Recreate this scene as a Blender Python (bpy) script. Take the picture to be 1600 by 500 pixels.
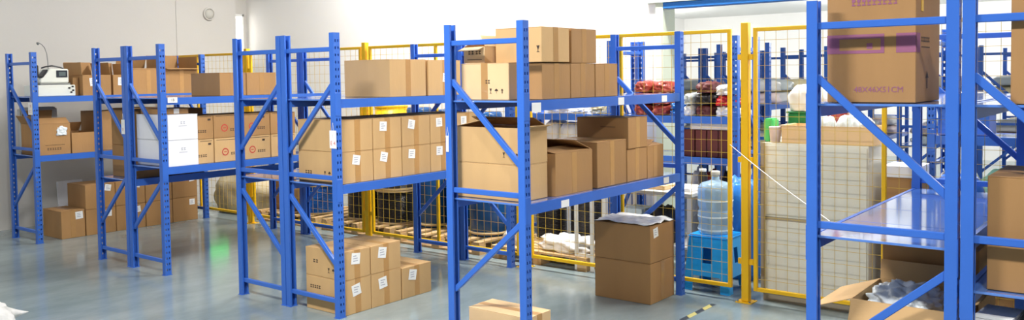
import bpy, bmesh, math, random
from mathutils import Vector, Matrix, noise
random.seed(7)
for o in list(bpy.data.objects): bpy.data.objects.remove(o)
SC = bpy.context.scene
COL = SC.collection

# ------------------------------------------------------------------ camera
F_PX, CY_PX = 1332.73, 177.37
CAM = Vector((3.0126, -3.9147, 1.6797))
RT = Vector((0.78640849, 0.61755154, -0.01384824))
DN = Vector((0.01568056, -0.04236963, -0.99897895))
FW = Vector((-0.61750773, 0.78538838, -0.04300339))
cd = bpy.data.cameras.new('camera'); cam = bpy.data.objects.new('camera', cd); COL.objects.link(cam)
M = Matrix((RT, -DN, -FW)).transposed().to_4x4(); M.translation = CAM
cam.matrix_world = M
cd.sensor_width = 36; cd.lens = F_PX / 1600 * 36
cd.shift_y = -(250 - CY_PX) / 1600
cd.clip_start = 0.05; cd.clip_end = 200
SC.camera = cam

def at(px, py, **k):
    """point where the ray of a photo pixel meets the plane X=, Y= or Z="""
    v = FW + (px - 800) / F_PX * RT + (py - CY_PX) / F_PX * DN
    (a, val), = k.items(); i = 'XYZ'.index(a)
    return CAM + v * ((val - CAM[i]) / v[i])

# ------------------------------------------------------------------ world, exposure
w = bpy.data.worlds.new('world'); SC.world = w; w.use_nodes = True
w.node_tree.nodes['Background'].inputs[0].default_value = (0.92, 0.96, 1.0, 1)
w.node_tree.nodes['Background'].inputs[1].default_value = 0.27
vs = SC.view_settings
vs.view_transform = 'Standard'; vs.look = 'None'; vs.gamma = 1; vs.use_curve_mapping = False
vs.exposure = 0.0

# ceiling lamps: (x, y, z, size_x, size_y, watts)
LAMPS = [(-0.35, -2.3, 3.6, 1.0, 0.3, 235, 'over the front aisle'),
         (3.4, -2.5, 3.8, 0.4, 0.3, 150, 'over the right end of the front aisle'),
         (-5.4, -2.0, 4.3, 1.2, 0.3, 45, 'over the left end of the front aisle'),
         (-4.2, 2.75, 4.3, 1.2, 0.3, 150, 'behind the fence over the cable spools'),
         (-1.2, 2.75, 4.3, 1.2, 0.3, 190, 'behind the fence over the workbench'),
         (1.8, 2.9, 4.3, 1.2, 0.3, 180, 'behind the fence over the beige cabinet'),
         (-5.4, 10.6, 2.55, 0.5, 0.2, 150, 'in the far room on the left, added as unseen fill'),  # far-room lamps are added out of view to brighten that room
         (-1.2, 11.2, 2.55, 0.5, 0.2, 150, 'in the far room in the middle, added as unseen fill'),
         (2.2, 11.6, 2.55, 0.5, 0.2, 150, 'at the back of the far room, added as unseen fill'),
         (1.3, 5.0, 2.6, 0.5, 0.2, 60, 'just inside the far room door, added as unseen fill')]

# ------------------------------------------------------------------ materials
def lin(c):
    return tuple(((v / 255) / 12.92 if v / 255 <= .04045 else ((v / 255 + .055) / 1.055) ** 2.4) for v in c) + (1,)
MATS = {}
def mat(name, rgb, rough=.5, metal=0, var=0.0, scale=8, bump=0, bscale=60, rnd=0.0, trans=0, emit=0, spec=.5, stretch=(1, 1, 1), coat=0, ior=1.45):
    if name in MATS: return MATS[name]
    m = bpy.data.materials.new(name); m.use_nodes = True; nt = m.node_tree; N = nt.nodes; L = nt.links
    b = N['Principled BSDF']; col = lin(rgb)
    b.inputs['Base Color'].default_value = col
    b.inputs['Roughness'].default_value = rough; b.inputs['Metallic'].default_value = metal
    b.inputs['Specular IOR Level'].default_value = spec; b.inputs['IOR'].default_value = ior
    if trans: b.inputs['Transmission Weight'].default_value = trans
    if coat: b.inputs['Coat Weight'].default_value = coat; b.inputs['Coat Roughness'].default_value = .08
    if emit:
        b.inputs['Emission Color'].default_value = col; b.inputs['Emission Strength'].default_value = emit
    if var or bump or rnd:
        tc = N.new('ShaderNodeTexCoord'); mp = N.new('ShaderNodeMapping'); mp.inputs['Scale'].default_value = stretch
        L.new(tc.outputs['Object'], mp.inputs['Vector'])
    if var or rnd:
        n = N.new('ShaderNodeTexNoise'); n.inputs['Scale'].default_value = scale; n.inputs['Detail'].default_value = 4
        L.new(mp.outputs[0], n.inputs['Vector'])
        h = N.new('ShaderNodeHueSaturation'); h.inputs['Color'].default_value = col
        mr = N.new('ShaderNodeMapRange'); mr.inputs['To Min'].default_value = 1 - var; mr.inputs['To Max'].default_value = 1 + var
        mr.inputs['From Min'].default_value = .25; mr.inputs['From Max'].default_value = .75
        L.new(n.outputs['Fac'], mr.inputs['Value'])
        oi = N.new('ShaderNodeObjectInfo'); mr2 = N.new('ShaderNodeMapRange')
        mr2.inputs['To Min'].default_value = 1 - rnd; mr2.inputs['To Max'].default_value = 1 + rnd
        L.new(oi.outputs['Random'], mr2.inputs['Value'])
        mu = N.new('ShaderNodeMath'); mu.operation = 'MULTIPLY'
        L.new(mr.outputs[0], mu.inputs[0]); L.new(mr2.outputs[0], mu.inputs[1])
        L.new(mu.outputs[0], h.inputs['Value']); L.new(h.outputs[0], b.inputs['Base Color'])
    if bump:
        n2 = N.new('ShaderNodeTexNoise'); n2.inputs['Scale'].default_value = bscale; n2.inputs['Detail'].default_value = 3
        L.new(mp.outputs[0], n2.inputs['Vector'])
        bp = N.new('ShaderNodeBump'); bp.inputs['Strength'].default_value = bump; bp.inputs['Distance'].default_value = .01
        L.new(n2.outputs['Fac'], bp.inputs['Height']); L.new(bp.outputs[0], b.inputs['Normal'])
    MATS[name] = m
    return m
BLUE = mat('blue_paint', (56, 106, 198), .3, var=.05, scale=3, spec=.5)
DECK = mat('blue_deck', (82, 128, 208), .14, var=.06, scale=6, spec=1.0, bump=.03, bscale=4, coat=1.0)
KRAFT = mat('kraft_card', (200, 163, 113), .75, var=.05, scale=7, bump=.08, bscale=90, rnd=.06, stretch=(1, 1, .25))
KRAFTD = mat('kraft_card_brown', (168, 127, 80), .72, var=.07, scale=6, bump=.08, bscale=90, rnd=.06, stretch=(1, 1, .25))  # brown card; also stands in for shade on a few cartons
KRAFTL = mat('kraft_card_light', (222, 188, 142), .75, var=.05, scale=7, rnd=.03)
TAPE = mat('brown_tape', (186, 142, 88), .3, var=.05, scale=20)
TAPEC = mat('clear_tape', (180, 138, 88), .22, var=.04, scale=20)
PAPER = mat('white_paper', (240, 240, 238), .7)
INK = mat('black_ink', (70, 56, 46), .8)
INKR = mat('red_ink', (196, 70, 62), .8)
INKP = mat('purple_ink', (150, 92, 122), .8)
INKG = mat('grey_ink', (176, 178, 188), .8)
WHITEC = mat('white_card', (236, 236, 240), .55, var=.02)
YEL = mat('yellow_paint', (238, 186, 18), .4, var=.03, scale=4)
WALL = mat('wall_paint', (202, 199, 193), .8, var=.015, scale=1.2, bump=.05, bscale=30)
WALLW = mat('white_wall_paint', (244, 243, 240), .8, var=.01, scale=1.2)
CEIL = mat('ceiling_paint', (230, 230, 228), .9)
PGREEN = mat('pale_green_paint', (214, 222, 200), .6)
BLUED = mat('door_blue', (48, 124, 205), .4)
WOOD = mat('pallet_wood', (196, 162, 116), .8, var=.16, scale=9, rnd=.12, stretch=(1, .15, 1))
PLYW = mat('spool_wood', (205, 178, 132), .75, var=.1, scale=14)
BLK = mat('black_plastic', (26, 26, 30), .35)
CABLE = mat('black_cable', (30, 28, 32), .3, spec=.6)
CABLEB = mat('blue_cable', (36, 118, 220), .3)
FILMB = mat('blue_wrap_film', (22, 74, 128), .22, var=.15, scale=12, bump=.25, bscale=22, stretch=(1, 1, .2))
BAGW = mat('white_bag', (226, 224, 220), .45, bump=.25, bscale=14)
BAGG = mat('grey_bag', (196, 204, 204), .35, bump=.3, bscale=16)
BAGR = mat('red_bag', (196, 32, 40), .35, bump=.25, bscale=14)
BAGBR = mat('red_brown_bag', (150, 58, 46), .35, bump=.25, bscale=14)
BAGK = mat('black_bag', (42, 38, 40), .35, bump=.3, bscale=14)
BAGB = mat('blue_bag', (40, 120, 205), .35, bump=.3, bscale=14)
BAGY = mat('cream_bag', (226, 214, 176), .45, bump=.25, bscale=14)
BEIGEBAG = mat('beige_sack', (196, 182, 150), .85, var=.08, bump=.35, bscale=25)
GREEN = mat('green_plastic', (30, 120, 66), .4)
GREENL = mat('light_green_plastic', (92, 206, 122), .35)
GREENP = mat('pale_green_plastic', (150, 206, 178), .35)
PINKW = mat('pinkish_white_plastic', (226, 206, 204), .4)
STOOLB = mat('stool_blue_plastic', (30, 168, 252), .32, spec=.6)
JUG = mat('clear_blue_bottle', (192, 224, 246), .16, trans=.6, ior=1.25, bump=.5, bscale=16)
JUGW = mat('bottle_label_band', (214, 230, 240), .35)
CABB = mat('beige_enamel', (222, 221, 208), .45, var=.02)
CABT = mat('cabinet_trim', (160, 150, 132), .5)
MACH = mat('machine_enamel', (226, 228, 218), .35)
MACHG = mat('machine_grey', (120, 122, 120), .4)
SCREEN = mat('dark_screen', (52, 56, 62), .15)
FOIL = mat('silver_plastic_film', (222, 230, 234), .2, metal=0, bump=.7, bscale=30)
FILM = mat('white_film', (238, 236, 230), .18, bump=.3, bscale=20)
MAROON = mat('maroon_card', (92, 40, 40), .5)
STEELW = mat('white_steel', (226, 226, 222), .4)
ROPE = mat('white_cord', (236, 234, 226), .7)
GREYT = mat('grey_top', (190, 188, 180), .5)
CRATEB = mat('crate_blue', (64, 116, 205), .4)
FOAM = mat('grey_white_foam', (196, 196, 190), .8)
CHROME = mat('bright_metal', (190, 190, 190), .25, metal=1)

# floor: polished grey-green epoxy
def floor_mat():
    m = bpy.data.materials.new('epoxy_floor'); m.use_nodes = True; nt = m.node_tree; N = nt.nodes; L = nt.links
    b = N['Principled BSDF']
    tc = N.new('ShaderNodeTexCoord'); n = N.new('ShaderNodeTexNoise'); n.inputs['Scale'].default_value = 1.6; n.inputs['Detail'].default_value = 7
    n.inputs['Roughness'].default_value = .65
    mp = N.new('ShaderNodeMapping'); mp.inputs['Scale'].default_value = (1.5, .6, 1); mp.inputs['Rotation'].default_value = (0, 0, .6)
    L.new(tc.outputs['Object'], mp.inputs[0]); L.new(mp.outputs[0], n.inputs['Vector'])
    r = N.new('ShaderNodeValToRGB'); r.color_ramp.elements[0].position = .3; r.color_ramp.elements[1].position = .72
    r.color_ramp.elements[0].color = lin((118, 134, 137)); r.color_ramp.elements[1].color = lin((150, 164, 165))
    L.new(n.outputs['Fac'], r.inputs[0]); L.new(r.outputs[0], b.inputs['Base Color'])
    mr = N.new('ShaderNodeMapRange'); mr.inputs['To Min'].default_value = .09; mr.inputs['To Max'].default_value = .2
    L.new(n.outputs['Fac'], mr.inputs[0]); L.new(mr.outputs[0], b.inputs['Roughness'])
    b.inputs['Specular IOR Level'].default_value = .75
    n2 = N.new('ShaderNodeTexNoise'); n2.inputs['Scale'].default_value = 5; L.new(tc.outputs['Object'], n2.inputs['Vector'])
    bp = N.new('ShaderNodeBump'); bp.inputs['Strength'].default_value = .05; bp.inputs['Distance'].default_value = .02
    L.new(n2.outputs['Fac'], bp.inputs['Height']); L.new(bp.outputs[0], b.inputs['Normal'])
    return m
FLOOR = floor_mat()
def hazard_mat():
    m = bpy.data.materials.new('hazard_tape'); m.use_nodes = True; nt = m.node_tree; N = nt.nodes; L = nt.links
    tc = N.new('ShaderNodeTexCoord'); wv = N.new('ShaderNodeTexWave'); wv.inputs['Scale'].default_value = 2.6; wv.bands_direction = 'DIAGONAL'
    L.new(tc.outputs['Object'], wv.inputs['Vector'])
    r = N.new('ShaderNodeValToRGB'); r.color_ramp.interpolation = 'CONSTANT'
    r.color_ramp.elements[0].color = lin((66, 72, 78)); r.color_ramp.elements[1].position = .5; r.color_ramp.elements[1].color = lin((206, 196, 120))
    L.new(wv.outputs['Fac'], r.inputs[0]); L.new(r.outputs[0], N['Principled BSDF'].inputs['Base Color'])
    N['Principled BSDF'].inputs['Roughness'].default_value = .4
    return m

# ------------------------------------------------------------------ mesh helpers
class MB:
    def __init__(s): s.bm = bmesh.new()
    def box(s, x0, x1, y0, y1, z0, z1):
        v = [s.bm.verts.new(p) for p in ((x0, y0, z0), (x1, y0, z0), (x1, y1, z0), (x0, y1, z0), (x0, y0, z1), (x1, y0, z1), (x1, y1, z1), (x0, y1, z1))]
        for f in ((3, 2, 1, 0), (4, 5, 6, 7), (0, 1, 5, 4), (1, 2, 6, 5), (2, 3, 7, 6), (3, 0, 4, 7)): s.bm.faces.new([v[i] for i in f])
        return s
    def bar(s, a, b, wx, wz, up=(0, 0, 1)):
        """rectangular bar from a to b, wx wide, wz high"""
        a, b = Vector(a), Vector(b); d = (b - a).normalized(); u = Vector(up)
        if abs(d.dot(u)) > .98: u = Vector((0, 1, 0))
        sd = d.cross(u).normalized(); u = sd.cross(d)
        vs_ = []
        for p in (a, b):
            for i, j in ((-1, -1), (1, -1), (1, 1), (-1, 1)): vs_.append(s.bm.verts.new(p + sd * (i * wx / 2) + u * (j * wz / 2)))
        for f in ((3, 2, 1, 0), (4, 5, 6, 7), (0, 1, 5, 4), (1, 2, 6, 5), (2, 3, 7, 6), (3, 0, 4, 7)): s.bm.faces.new([vs_[i] for i in f])
        return s
    def lathe(s, prof, c=(0, 0, 0), n=28, cap=True):
        rings = []
        for r, z in prof:
            rings.append([s.bm.verts.new((c[0] + r * math.cos(2 * math.pi * i / n), c[1] + r * math.sin(2 * math.pi * i / n), c[2] + z)) for i in range(n)])
        for a, b in zip(rings, rings[1:]):
            for i in range(n): s.bm.faces.new((a[i], a[(i + 1) % n], b[(i + 1) % n], b[i]))
        if cap:
            s.bm.faces.new(rings[0][::-1]); s.bm.faces.new(rings[-1])
        return s
    def tube(s, pts, r, n=8):
        pts = [Vector(p) for p in pts]; rings = []
        for i, p in enumerate(pts):
            d = (pts[min(i + 1, len(pts) - 1)] - pts[max(i - 1, 0)]).normalized()
            u = Vector((0, 0, 1)) if abs(d.z) < .9 else Vector((1, 0, 0))
            a = d.cross(u).normalized(); b = d.cross(a)
            rings.append([s.bm.verts.new(p + (a * math.cos(2 * math.pi * k / n) + b * math.sin(2 * math.pi * k / n)) * r) for k in range(n)])
        for a, b in zip(rings, rings[1:]):
            for i in range(n): s.bm.faces.new((a[i], a[(i + 1) % n], b[(i + 1) % n], b[i]))
        s.bm.faces.new(rings[0][::-1]); s.bm.faces.new(rings[-1])
        return s
    def prism(s, poly, a0, a1, axis='x'):
        """polygon in the plane across axis, extruded a0..a1"""
        def P(u, v, a): return {'x': (a, u, v), 'y': (u, a, v), 'z': (u, v, a)}[axis]
        A = [s.bm.verts.new(P(u, v, a0)) for u, v in poly]; B = [s.bm.verts.new(P(u, v, a1)) for u, v in poly]
        s.bm.faces.new(A[::-1]); s.bm.faces.new(B); n = len(poly)
        for i in range(n): s.bm.faces.new((A[i], A[(i + 1) % n], B[(i + 1) % n], B[i]))
        return s
    def quad(s, *p):
        s.bm.faces.new([s.bm.verts.new(q) for q in p]); return s
    def bevel(s, w, seg=1):
        bmesh.ops.bevel(s.bm, geom=[e for e in s.bm.edges], offset=w, segments=seg, affect='EDGES', clamp_overlap=True); return s
    def mesh(s, name, m, smooth=False):
        bmesh.ops.recalc_face_normals(s.bm, faces=s.bm.faces)
        me = bpy.data.meshes.new(name); s.bm.to_mesh(me); s.bm.free(); me.materials.append(m)
        if smooth:
            for p in me.polygons: p.use_smooth = True
        return me
    def build(s, name, m, parent=None, smooth=False):
        return link(name, s.mesh(name, m, smooth), parent)
def link(name, me, parent=None, loc=None):
    o = bpy.data.objects.new(name, me); COL.objects.link(o)
    if parent: o.parent = parent
    if loc is not None: o.location = loc
    return o
def tag(o, label, cat, group=None):
    o['label'] = label; o['category'] = cat
    if group: o['group'] = group
    return o
def thing(name, label, cat, loc=(0, 0, 0), rz=0, group=None):
    o = bpy.data.objects.new(name, None); COL.objects.link(o); o.location = loc; o.rotation_euler = (0, 0, rz)
    o.empty_display_size = .1
    return tag(o, label, cat, group)
def struct(o): o['kind'] = 'structure'; return o
def text_mesh(body, size, m):
    cu = bpy.data.curves.new('txt', 'FONT'); cu.body = body; cu.size = size; cu.align_x = 'CENTER'; cu.align_y = 'CENTER'; cu.resolution_u = 2
    ob = bpy.data.objects.new('txt', cu); COL.objects.link(ob)
    dg = bpy.context.evaluated_depsgraph_get(); dg.update()
    me = bpy.data.meshes.new_from_object(ob.evaluated_get(dg)); bpy.data.objects.remove(ob)
    me.materials.clear(); me.materials.append(m); me.name = 'lettering'
    return me

# ------------------------------------------------------------------ setting
WX, BY = -7.6, 3.63            # left wall, back wall
def slab(name, m, *b, parent=None):
    o = MB().box(*b).build(name, m, parent)
    return o if parent else struct(o)
slab('floor', FLOOR, -9, 12, -9, 16, -.1, 0)
slab('ceiling', CEIL, -9, 12, -3.6, BY + .2, 5.0, 5.1)
slab('ceiling_far_room', CEIL, -9, 12, BY + .2, 16, 2.95, 3.05)
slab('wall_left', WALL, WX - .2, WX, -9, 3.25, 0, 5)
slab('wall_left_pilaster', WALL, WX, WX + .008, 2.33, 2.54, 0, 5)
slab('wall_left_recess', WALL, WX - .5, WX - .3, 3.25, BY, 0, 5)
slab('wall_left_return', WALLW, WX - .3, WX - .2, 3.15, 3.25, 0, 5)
w1 = bpy.data.objects.new('window_1', None); COL.objects.link(w1); struct(w1); w1.location = (WX - .28, 3.44, 0)
MB().box(-.008, .0, -.1, .1, 2.05, 2.62).build('pane', mat('daylight_pane', (255, 252, 246), .3, emit=3.0), w1)
fr = MB()
for z in (2.03, 2.62): fr.box(-.02, .02, -.12, .12, z, z + .03)
for y in (-.12, .1): fr.box(-.02, .02, y, y + .02, 2.03, 2.65)
fr.build('window_frame', STEELW, w1)
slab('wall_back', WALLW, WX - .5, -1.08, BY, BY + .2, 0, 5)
slab('wall_back_column', WALLW, -1.42, -1.29, BY - .06, BY, 0, 5)
slab('wall_back_lintel', WALLW, -1.08, 12, BY, BY + .2, 2.52, 5)
d1 = bpy.data.objects.new('door_1', None); COL.objects.link(d1); struct(d1); d1.location = (-1.08, BY, 0)
MB().box(0, .08, -.03, .22, 0, 2.4).build('door_jamb', PGREEN, d1)
MB().box(.08, 9, -.03, .1, 2.325, 2.385).bevel(.006).build('door_track', BLUED, d1)
MB().box(-.1, 9, -.05, .1, 2.387, 2.52).build('door_header', PGREEN, d1)
slab('wall_far_left', WALLW, -6.2, -6, BY + .2, 14, 0, 2.95)
slab('wall_far_back', WALLW, -6, 12, 14, 14.2, 0, 2.95)
slab('wall_right', WALLW, 8.5, 8.7, -9, 16, 0, 5)

for x, y, z, sx, sy, wt, where in LAMPS:
    top = 5.0 if y < BY else 2.95
    t = thing('ceiling_lamp', 'white batten lamp hung from the ceiling ' + where, 'lamp', (x, y, z))
    MB().box(-sx / 2 - .03, sx / 2 + .03, -sy / 2 - .03, sy / 2 + .03, .02, .09).bevel(.01).build('housing', STEELW, t)
    MB().box(-sx / 2, sx / 2, -sy / 2, sy / 2, .008, .02).build('diffuser', mat('lamp_diffuser', (255, 250, 240), .4, emit=2.5), t)
    h = MB()
    for s in (-1, 1): h.tube([(s * sx * .35, 0, .09), (s * sx * .35, 0, top - z)], .006, 6)
    h.build('hanger', STEELW, t)
    if y > BY:
        ld = bpy.data.lights.new('lamp_light', 'POINT'); ld.shadow_soft_size = .12; ld.energy = wt; ld.color = (1, .975, .94)
        lo = bpy.data.objects.new('lamp_light', ld); COL.objects.link(lo); lo.parent = t; lo.location = (0, 0, -.14)
        continue
    ld = bpy.data.lights.new('lamp_light', 'AREA'); ld.shape = 'RECTANGLE'; ld.size = sx; ld.size_y = sy; ld.energy = wt
    ld.color = (1, .975, .94)
    lo = bpy.data.objects.new('lamp_light', ld); COL.objects.link(lo); lo.parent = t; lo.location = (0, 0, 0)

# ------------------------------------------------------------------ racks
PH, PW, PD = 2.0, .055, .048      # post height, width along Y, depth along X
def post_mesh():
    bm = bmesh.new()
    xs = PD / 2
    # perforated web in plane x=+xs, holes on a 50 mm pitch in two rows
    ys = [-PW / 2, -.0175, -.0065, .0065, .0175, PW / 2]
    zs = [0]
    k = 0
    while .035 + k * .05 + .018 < PH: zs += [.035 + k * .05, .035 + k * .05 + .018]; k += 1
    zs.append(PH)
    g = [[bm.verts.new((xs, y, z)) for y in ys] for z in zs]
    for i in range(len(zs) - 1):
        for j in range(5):
            if i % 2 == 1 and j in (1, 3): continue
            bm.faces.new((g[i][j], g[i][j + 1], g[i + 1][j + 1], g[i + 1][j]))
    # flanges and lips
    for s, col in ((-1, 0), (1, 5)):
        prev = [g[0][col], g[-1][col]]
        for x, y in ((-xs, s * PW / 2), (-xs, s * .014)):
            nv = [bm.verts.new((x, y, 0)), bm.verts.new((x, y, PH))]
            chain = [g[i][col] for i in range(len(zs))] if prev[0] is g[0][col] else prev
            bm.faces.new(chain + [nv[1], nv[0]])
            prev = nv
    bmesh.ops.recalc_face_normals(bm, faces=bm.faces)
    bmesh.ops.solidify(bm, geom=bm.faces[:], thickness=.0025)
    me = bpy.data.meshes.new('post'); bm.to_mesh(me); bm.free(); me.materials.append(BLUE)
    return me
POST = post_mesh()
FOOT = MB().box(-.026, .026, -.035, .035, 0, .004).mesh('foot_plate', BLUE)
BRK = MB().box(-.0015, .0015, -.026, .026, -.085, .075).bevel(.0008).mesh('bracket', BLUE)
_cache = {}
def beam_mesh(L):
    k = round(L, 3)
    if k not in _cache:
        # step beam: box section with a rebate for the deck on the inner side
        _cache[k] = MB().prism([(-.02, -.062), (.02, -.062), (.02, 0), (.0, 0), (.0, -.014), (-.02, -.014)], 0, L, 'y').mesh('beam', BLUE)
    return _cache[k]
def deck_mesh(wd, ln):
    k = ('d', round(wd, 3), round(ln, 3))
    if k not in _cache: _cache[k] = MB().box(-wd / 2, wd / 2, 0, ln, -.012, -.001).bevel(.0015).mesh('deck_panel', DECK)
    return _cache[k]
def rack(label, xl, xr, y0, y1, shelves=(1.54, .935), upper='\\', lower='/', bupper=None, blower=None, group=None, rot=0, z_mid=.985, loc=None):
    """two end frames at y0 / y1, posts centred on xl and xr; shelves are beam-top heights"""
    W, L = xr - xl, y1 - y0
    t = thing('storage_rack', label, 'rack', loc or (xl, y0, 0), rot, group)
    for x, rz in ((0, math.pi), (W, 0)):
        for y in (0, L):
            p = link('post', POST, t, (x, y, .004)); p.rotation_euler = (0, 0, rz)
            link('foot_plate', FOOT, t, (x, y, 0))
    i0, i1 = PD / 2 - .01, W - PD / 2 + .01
    for y, u, l in ((0, upper, lower), (L, bupper or upper, blower or lower)):
        for z in (1.89, z_mid, .115):
            MB().box(i0, i1, y - .012, y + .012, z - .016, z + .016).bevel(.003).build('cross_brace', BLUE, t)
        za, zb = (1.66, 1.15); a, b = ((i0, za), (i1, zb)) if u == '\\' else ((i1, za), (i0, zb))
        MB().bar((a[0], y, a[1]), (b[0], y, b[1]), .024, .034).bevel(.003).build('diagonal_brace', BLUE, t)
        za, zb = (.83, .36); a, b = ((i0, za), (i1, zb)) if l == '\\' else ((i1, za), (i0, zb))
        MB().bar((a[0], y, a[1]), (b[0], y, b[1]), .024, .034).bevel(.003).build('diagonal_brace', BLUE, t)
    for z in shelves:
        for x, s in ((0, -1), (W, 1)):
            o = link('beam', beam_mesh(L - PW - .004), t, (x, PW / 2 + .002 if s > 0 else L - PW / 2 - .002, z))
            if s < 0: o.rotation_euler = (0, 0, math.pi)
            for y in (.0, L): link('bracket', BRK, t, (x + s * (PD / 2 + .0015), y, z - .03))
        n = 4; step = (L - .01) / n
        for k in range(n): link('deck_panel', deck_mesh(W - .005, step - .004), t, (W / 2, .005 + k * step, z))
    return t
RL = 1.945
XA, XB, XC, XD, XE, XF = (-6.985, -6.398), (-5.049, -4.505), (-2.776, -2.232), (-.545, .019), (1.689, 2.266), (2.326, 2.9)
RB2, RC2 = (-4.448, -3.903), (-2.174, -1.628)
rack_A = rack('leftmost blue steel rack, by the grey wall, with the sewing machine on top', *XA, 0, RL, (1.54, .92))
rack_B1 = rack('left half of the blue rack pair holding the white cartons', *XB, 0, RL, (1.54, .79))
rack_B2 = rack('right half of the blue rack pair, with two white cartons on its lower shelf', *RB2, 0, RL)
rack_C1 = rack('empty blue rack back to back with the rack of labelled cartons', *XC, 0, RL, upper='/', lower='\\', blower='/')
rack_C2 = rack('blue rack with two rows of white-labelled cartons on its lower shelf', *RC2, 0, RL, upper='/', lower='\\')
rack_D = rack('single blue rack in the middle, piled with assorted brown cartons on two shelves', *XD, 0, RL)
rack_E = rack('blue rack with purple-printed carton above an empty glossy shelf', *XE, 0, RL)
rack_F = rack('rightmost blue rack, cut off by the picture edge', *XF, 0, RL, (1.54, .77))

# ------------------------------------------------------------------ cartons
def marks(parent, face, dims, kinds, m, name='printed_marks'):
    """flat print on a face. face '+x' or '-y'; kinds: list of (kind, u, v, size) with u,v in metres from the face's lower left"""
    W, D, H = dims
    mb = MB()
    e = .0016
    def P(u, v):
        return (W / 2 + e, -D / 2 + u, v) if face == '+x' else (-W / 2 + u, -D / 2 - e, v)
    def poly(pts): mb.quad(*[P(u, v) for u, v in pts])
    for k, u, v, s in kinds:
        if k == 'arrow':
            poly([(u - s * .12, v), (u + s * .12, v), (u + s * .12, v + s * .6), (u - s * .12, v + s * .6)])
            poly([(u - s * .35, v + s * .6), (u + s * .35, v + s * .6), (u, v + s)])
        elif k == 'glass':
            poly([(u - s * .3, v + s), (u - s * .08, v + s * .45), (u + s * .08, v + s * .45), (u + s * .3, v + s)])
            poly([(u - s * .05, v + .1 * s), (u + s * .05, v + .1 * s), (u + s * .05, v + s * .45), (u - s * .05, v + s * .45)])
            poly([(u - s * .25, v), (u + s * .25, v), (u + s * .25, v + .1 * s), (u - s * .25, v + .1 * s)])
        elif k == 'umbrella':
            poly([(u - s * .45, v + s * .5), (u + s * .45, v + s * .5), (u + s * .25, v + s * .85), (u, v + s), (u - s * .25, v + s * .85)])
            poly([(u - s * .04, v), (u + s * .04, v), (u + s * .04, v + s * .5), (u - s * .04, v + s * .5)])
        elif k == 'line':
            poly([(u, v), (u + s, v), (u + s, v + .004), (u, v + .004)])
        elif k == 'bar':
            poly([(u, v), (u + s, v), (u + s, v + .018), (u, v + .018)])
        elif k == 'word':                      # a run of unreadable character blocks
            n = max(2, int(s / .022))
            for i in range(n):
                a = u + i * s / n; w_ = s / n * .7
                poly([(a, v), (a + w_, v), (a + w_, v + .006), (a, v + .006)])
                poly([(a, v + .016), (a + w_, v + .016), (a + w_, v + .022), (a, v + .022)])
                b_ = a + w_ * (.2 + .5 * ((i * 7) % 3) / 3)
                poly([(b_, v + .006), (b_ + w_ * .25, v + .006), (b_ + w_ * .25, v + .016), (b_, v + .016)])
        elif k == 'ring':
            for i in range(16):
                a, b = 2 * math.pi * i / 16, 2 * math.pi * (i + 1) / 16
                poly([(u + s * math.cos(a), v + s * math.sin(a)), (u + s * math.cos(b), v + s * math.sin(b)),
                      (u + .72 * s * math.cos(b), v + .72 * s * math.sin(b)), (u + .72 * s * math.cos(a), v + .72 * s * math.sin(a))])
            poly([(u - s * .4, v - s * .1), (u + s * .4, v - s * .1), (u + s * .4, v + s * .12), (u - s * .4, v + s * .12)])
    o = mb.build(name, m, parent); o['kind'] = 'stuff'; return o
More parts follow.
